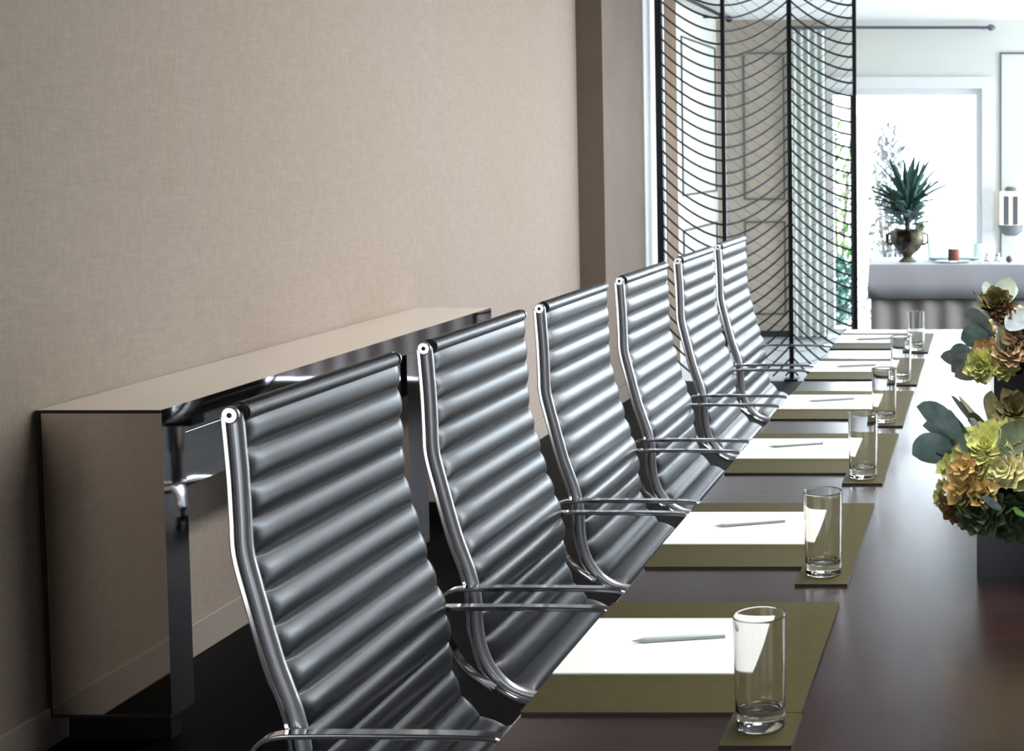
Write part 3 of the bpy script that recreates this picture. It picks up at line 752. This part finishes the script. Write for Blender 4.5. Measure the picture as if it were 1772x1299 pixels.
mb.build('foliage', M['agave'], pl, smooth=60)
mb2.build('foliage', M['teal'], pl, smooth=60)
mb3.build('foliage', M['freshgreen'], pl, smooth=60)
fl = MB(); rosette(fl, (.085, -.10, .045), .04, (.3, -.9, .4), (4, 6, 7), .4, seed=4); fl.build('flower', M['mint'], pl, smooth=60)
MB().tube([(0,0,-.10),(0,0,.2)], [.02,.015], 8).build('stem', M['bark'], pl)
# hurricane glass, candle, plate
o = MB().lathe([(.001,0),(.10,0),(.115,.006),(.118,.010),(.10,.007),(.001,.006)], 32).build('plate', M['seaglass'], loc=(-.30, 9.36, ZB)); tag(o, 'pale green glass plate beneath the candle on the buffet', 'plate')
o = MB().lathe([(.001,0),(.036,0),(.038,.004),(.038,.074),(.034,.078),(.001,.076)], 24).build('candle', M['candle'], loc=(-.295, 9.36, ZB+.011)); tag(o, 'brick red pillar candle on the buffet', 'candle')
MB().tube([(0,0,.076),(.001,0,.088)], .0015, 6).build('wick', M['lead'], o)
def bowlmesh(r, h): return MB().lathe([(.001,0),(r*.7,0),(r*.9,.01),(r,h),(r-.004,h),(r*.86,.014),(r*.66,.008),(.001,.008)], 32)
o = bowlmesh(.085, .12).build('glass_bowl', M['seaglass'], loc=(-.40, 9.58, ZB)); tag(o, 'pale green glass bowl beside the urn on the buffet', 'bowl')
o = bowlmesh(.09, .11).build('glass_bowl', M['seaglass'], loc=(-.20, 9.58, ZB)); tag(o, 'pale green glass bowl behind the candle, nearer the cups', 'bowl')
for i, xx in enumerate((-.085, -.015)):
    o = bowlmesh(.026, .062).build('votive_glass', M['glass'], loc=(xx, 9.32, ZB)); tag(o, ('small clear glass on the buffet next to the glass bowls', 'small clear glass on the buffet next to the dark ball')[i], 'glass', 'small glasses on the buffet')
o = MB().ball((0,0,.024), .024, n=20, m=12).build('ball_ornament', M['silver'], loc=(.072, 9.32, ZB)); tag(o, 'small dark grey ball on the buffet cloth under the sconce', 'ornament')
# wall sconce
sc = thing('wall_sconce', 'lit wall sconce with cream shade and pewter straps above the buffet', 'lamp', (.098, YB-.10, .80))
MB().lathe([(.001,.02),(.045,.02),(.085,.05),(.100,.10),(.096,.102),(.08,.06),(.001,.05)], 28).build('bowl', M['silver'], sc)
MB().lathe([(.001,.105),(.088,.105),(.088,.37),(.001,.37)], 28).build('lamp_shade', M['shade'], sc)
for xx in (-.036, .036):
    MB().box(xx-.021, xx+.021, -.094, -.074, .11, .335).build('strap', M['silver'], sc, bevel=.003, smooth=0)
MB().lathe([(.001,.372),(.045,.372),(.05,.385),(.04,.405),(.001,.41)], 20).build('finial', M['silver'], sc)
MB().box(-.04, .04, .06, .099, .04, .30).build('back_plate', M['silver'], sc, smooth=0)

# bushes outside the glass
def bush(name, label, c, r, h, n, mat, seed, lw):
    rnd = random.Random(seed); t = thing(name, label, 'bush', c); mb = MB(); st = MB()
    for j in range(n):
        az = rnd.uniform(0, 2*PI); z = h*rnd.random(); rr = r*math.sqrt(rnd.random())*(1-.5*z/h)
        mb.petal((rr*math.cos(az), rr*math.sin(az), z), rnd.uniform(0, 2*PI), rnd.uniform(-.6, 1.2), lw*rnd.uniform(.7, 1.3), lw*.4, curl=-.2, cup=.2, th=.002, tip=.8, ns=4, nt=2)
    for j in range(9):
        az = rnd.uniform(0, 2*PI); rr = rnd.uniform(.3, .8)*r
        st.tube([(0, 0, 0), (rr*.5*math.cos(az), rr*.5*math.sin(az), h*.5), (rr*math.cos(az), rr*math.sin(az), h*.9)], [.012, .008, .003], 6)
    mb.build('foliage', mat, t, smooth=60); st.build('stem', M['bark'], t); return t
bush('shrub', 'misty silver green shrub outside the window, left of the urn', (-.98, 12.8, -.02), .26, 1.75, 900, M['mistleaf'], 3, .10)
bush('shrub', 'dark green low shrub outside the window behind the screen', (-1.40, 12.3, -.02), .19, .55, 500, M['agave'], 8, .10)
bush('shrub', 'fresh green tall shrub outside the window behind the wire screen', (-1.50, 13.3, -.02), .20, 1.80, 420, M['freshgreen'], 9, .11)

# ------------------------------------------------------------------ light
w = bpy.data.worlds.new('daylight'); scene.world = w; w.use_nodes = True
bg = w.node_tree.nodes['Background']; bg.inputs[0].default_value = (.80, .90, 1.0, 1); bg.inputs[1].default_value = 22.0
def area(name, loc, rot, sx, sy, e, col=(1,1,1), portal=False):
    l = bpy.data.lights.new(name, 'AREA'); l.shape = 'RECTANGLE'; l.size = sx; l.size_y = sy; l.energy = e; l.color = col
    if portal: l.cycles.is_portal = True
    o = bpy.data.objects.new(name, l); COL.objects.link(o); o.location = loc; o.rotation_euler = rot; return o
DAY = (.88, .94, 1.0)
area('sky_portal', (RX+.14, 10.175, 1.25), (0, PI/2, 0), 2.3, 1.85, 1, portal=True)
area('sky_portal', (RX+.14, 7.3, 1.75), (0, PI/2, 0), 1.5, 2.0, 1, portal=True)
area('overhead_light', (.0, 3.1, CN-.02), (0, 0, 0), .7, 3.4, 30, (1,.98,.95)).data.spread = math.radians(66)
area('overhead_light', (2.6, 7.3, CN-.02), (0, 0, 0), 1.0, 2.4, 75, (.93,.97,1))  # added overhead light for the chairs and the long wall
area('fill_behind', (-1.0, -2.57, 1.5), (PI/2, 0, 0), 2.2, 1.8, 30, DAY)  # added light for the end caps and rails, no window built here
area('rail_fill', (WX+.03, -.85, 1.17), (0, -PI/2, 0), 2.2, 2.3, 34, DAY)  # added area light that brightens the chair rails
area('wall_fill', (.3, 6.0, CN-.05), (0, math.radians(48), 0), .5, 4.4, 112, (.97,.98,1)).data.spread = math.radians(120)  # added light aimed at the long wall to lift its brightness
area('sky_portal', ((OX0+OX1)/2, YB+.19, OZ/2), (-PI/2, 0, 0), OX1-OX0, OZ, 1, portal=True)

area('sky_portal', (1.25, YB+.19, 1.2), (-PI/2, 0, 0), 1.5, 2.2, 1, portal=True)

# ------------------------------------------------------------------ camera
cam = bpy.data.cameras.new('camera'); co = bpy.data.objects.new('camera', cam); COL.objects.link(co)
co.location = (0, 0, 1.492); co.rotation_euler = (PI/2-math.atan(2450/42000), 0, 0)
cam.sensor_width = 36; cam.lens = 36*2450/1772
cam.shift_x = (886-1727.6)/1772; cam.shift_y = (403.5-649.5)/1772
cam.clip_start = .05
cam.dof.use_dof = True; cam.dof.focus_distance = 2.9; cam.dof.aperture_fstop = 11
scene.camera = co
vs_ = scene.view_settings
vs_.view_transform = 'Standard'; vs_.look = 'None'; vs_.gamma = 1; vs_.exposure = 0.0; vs_.use_curve_mapping = False
scene.cycles.use_denoising = True
scene.cycles.max_bounces = 10; scene.cycles.transparent_max_bounces = 12
scene.cycles.sample_clamp_indirect = 6
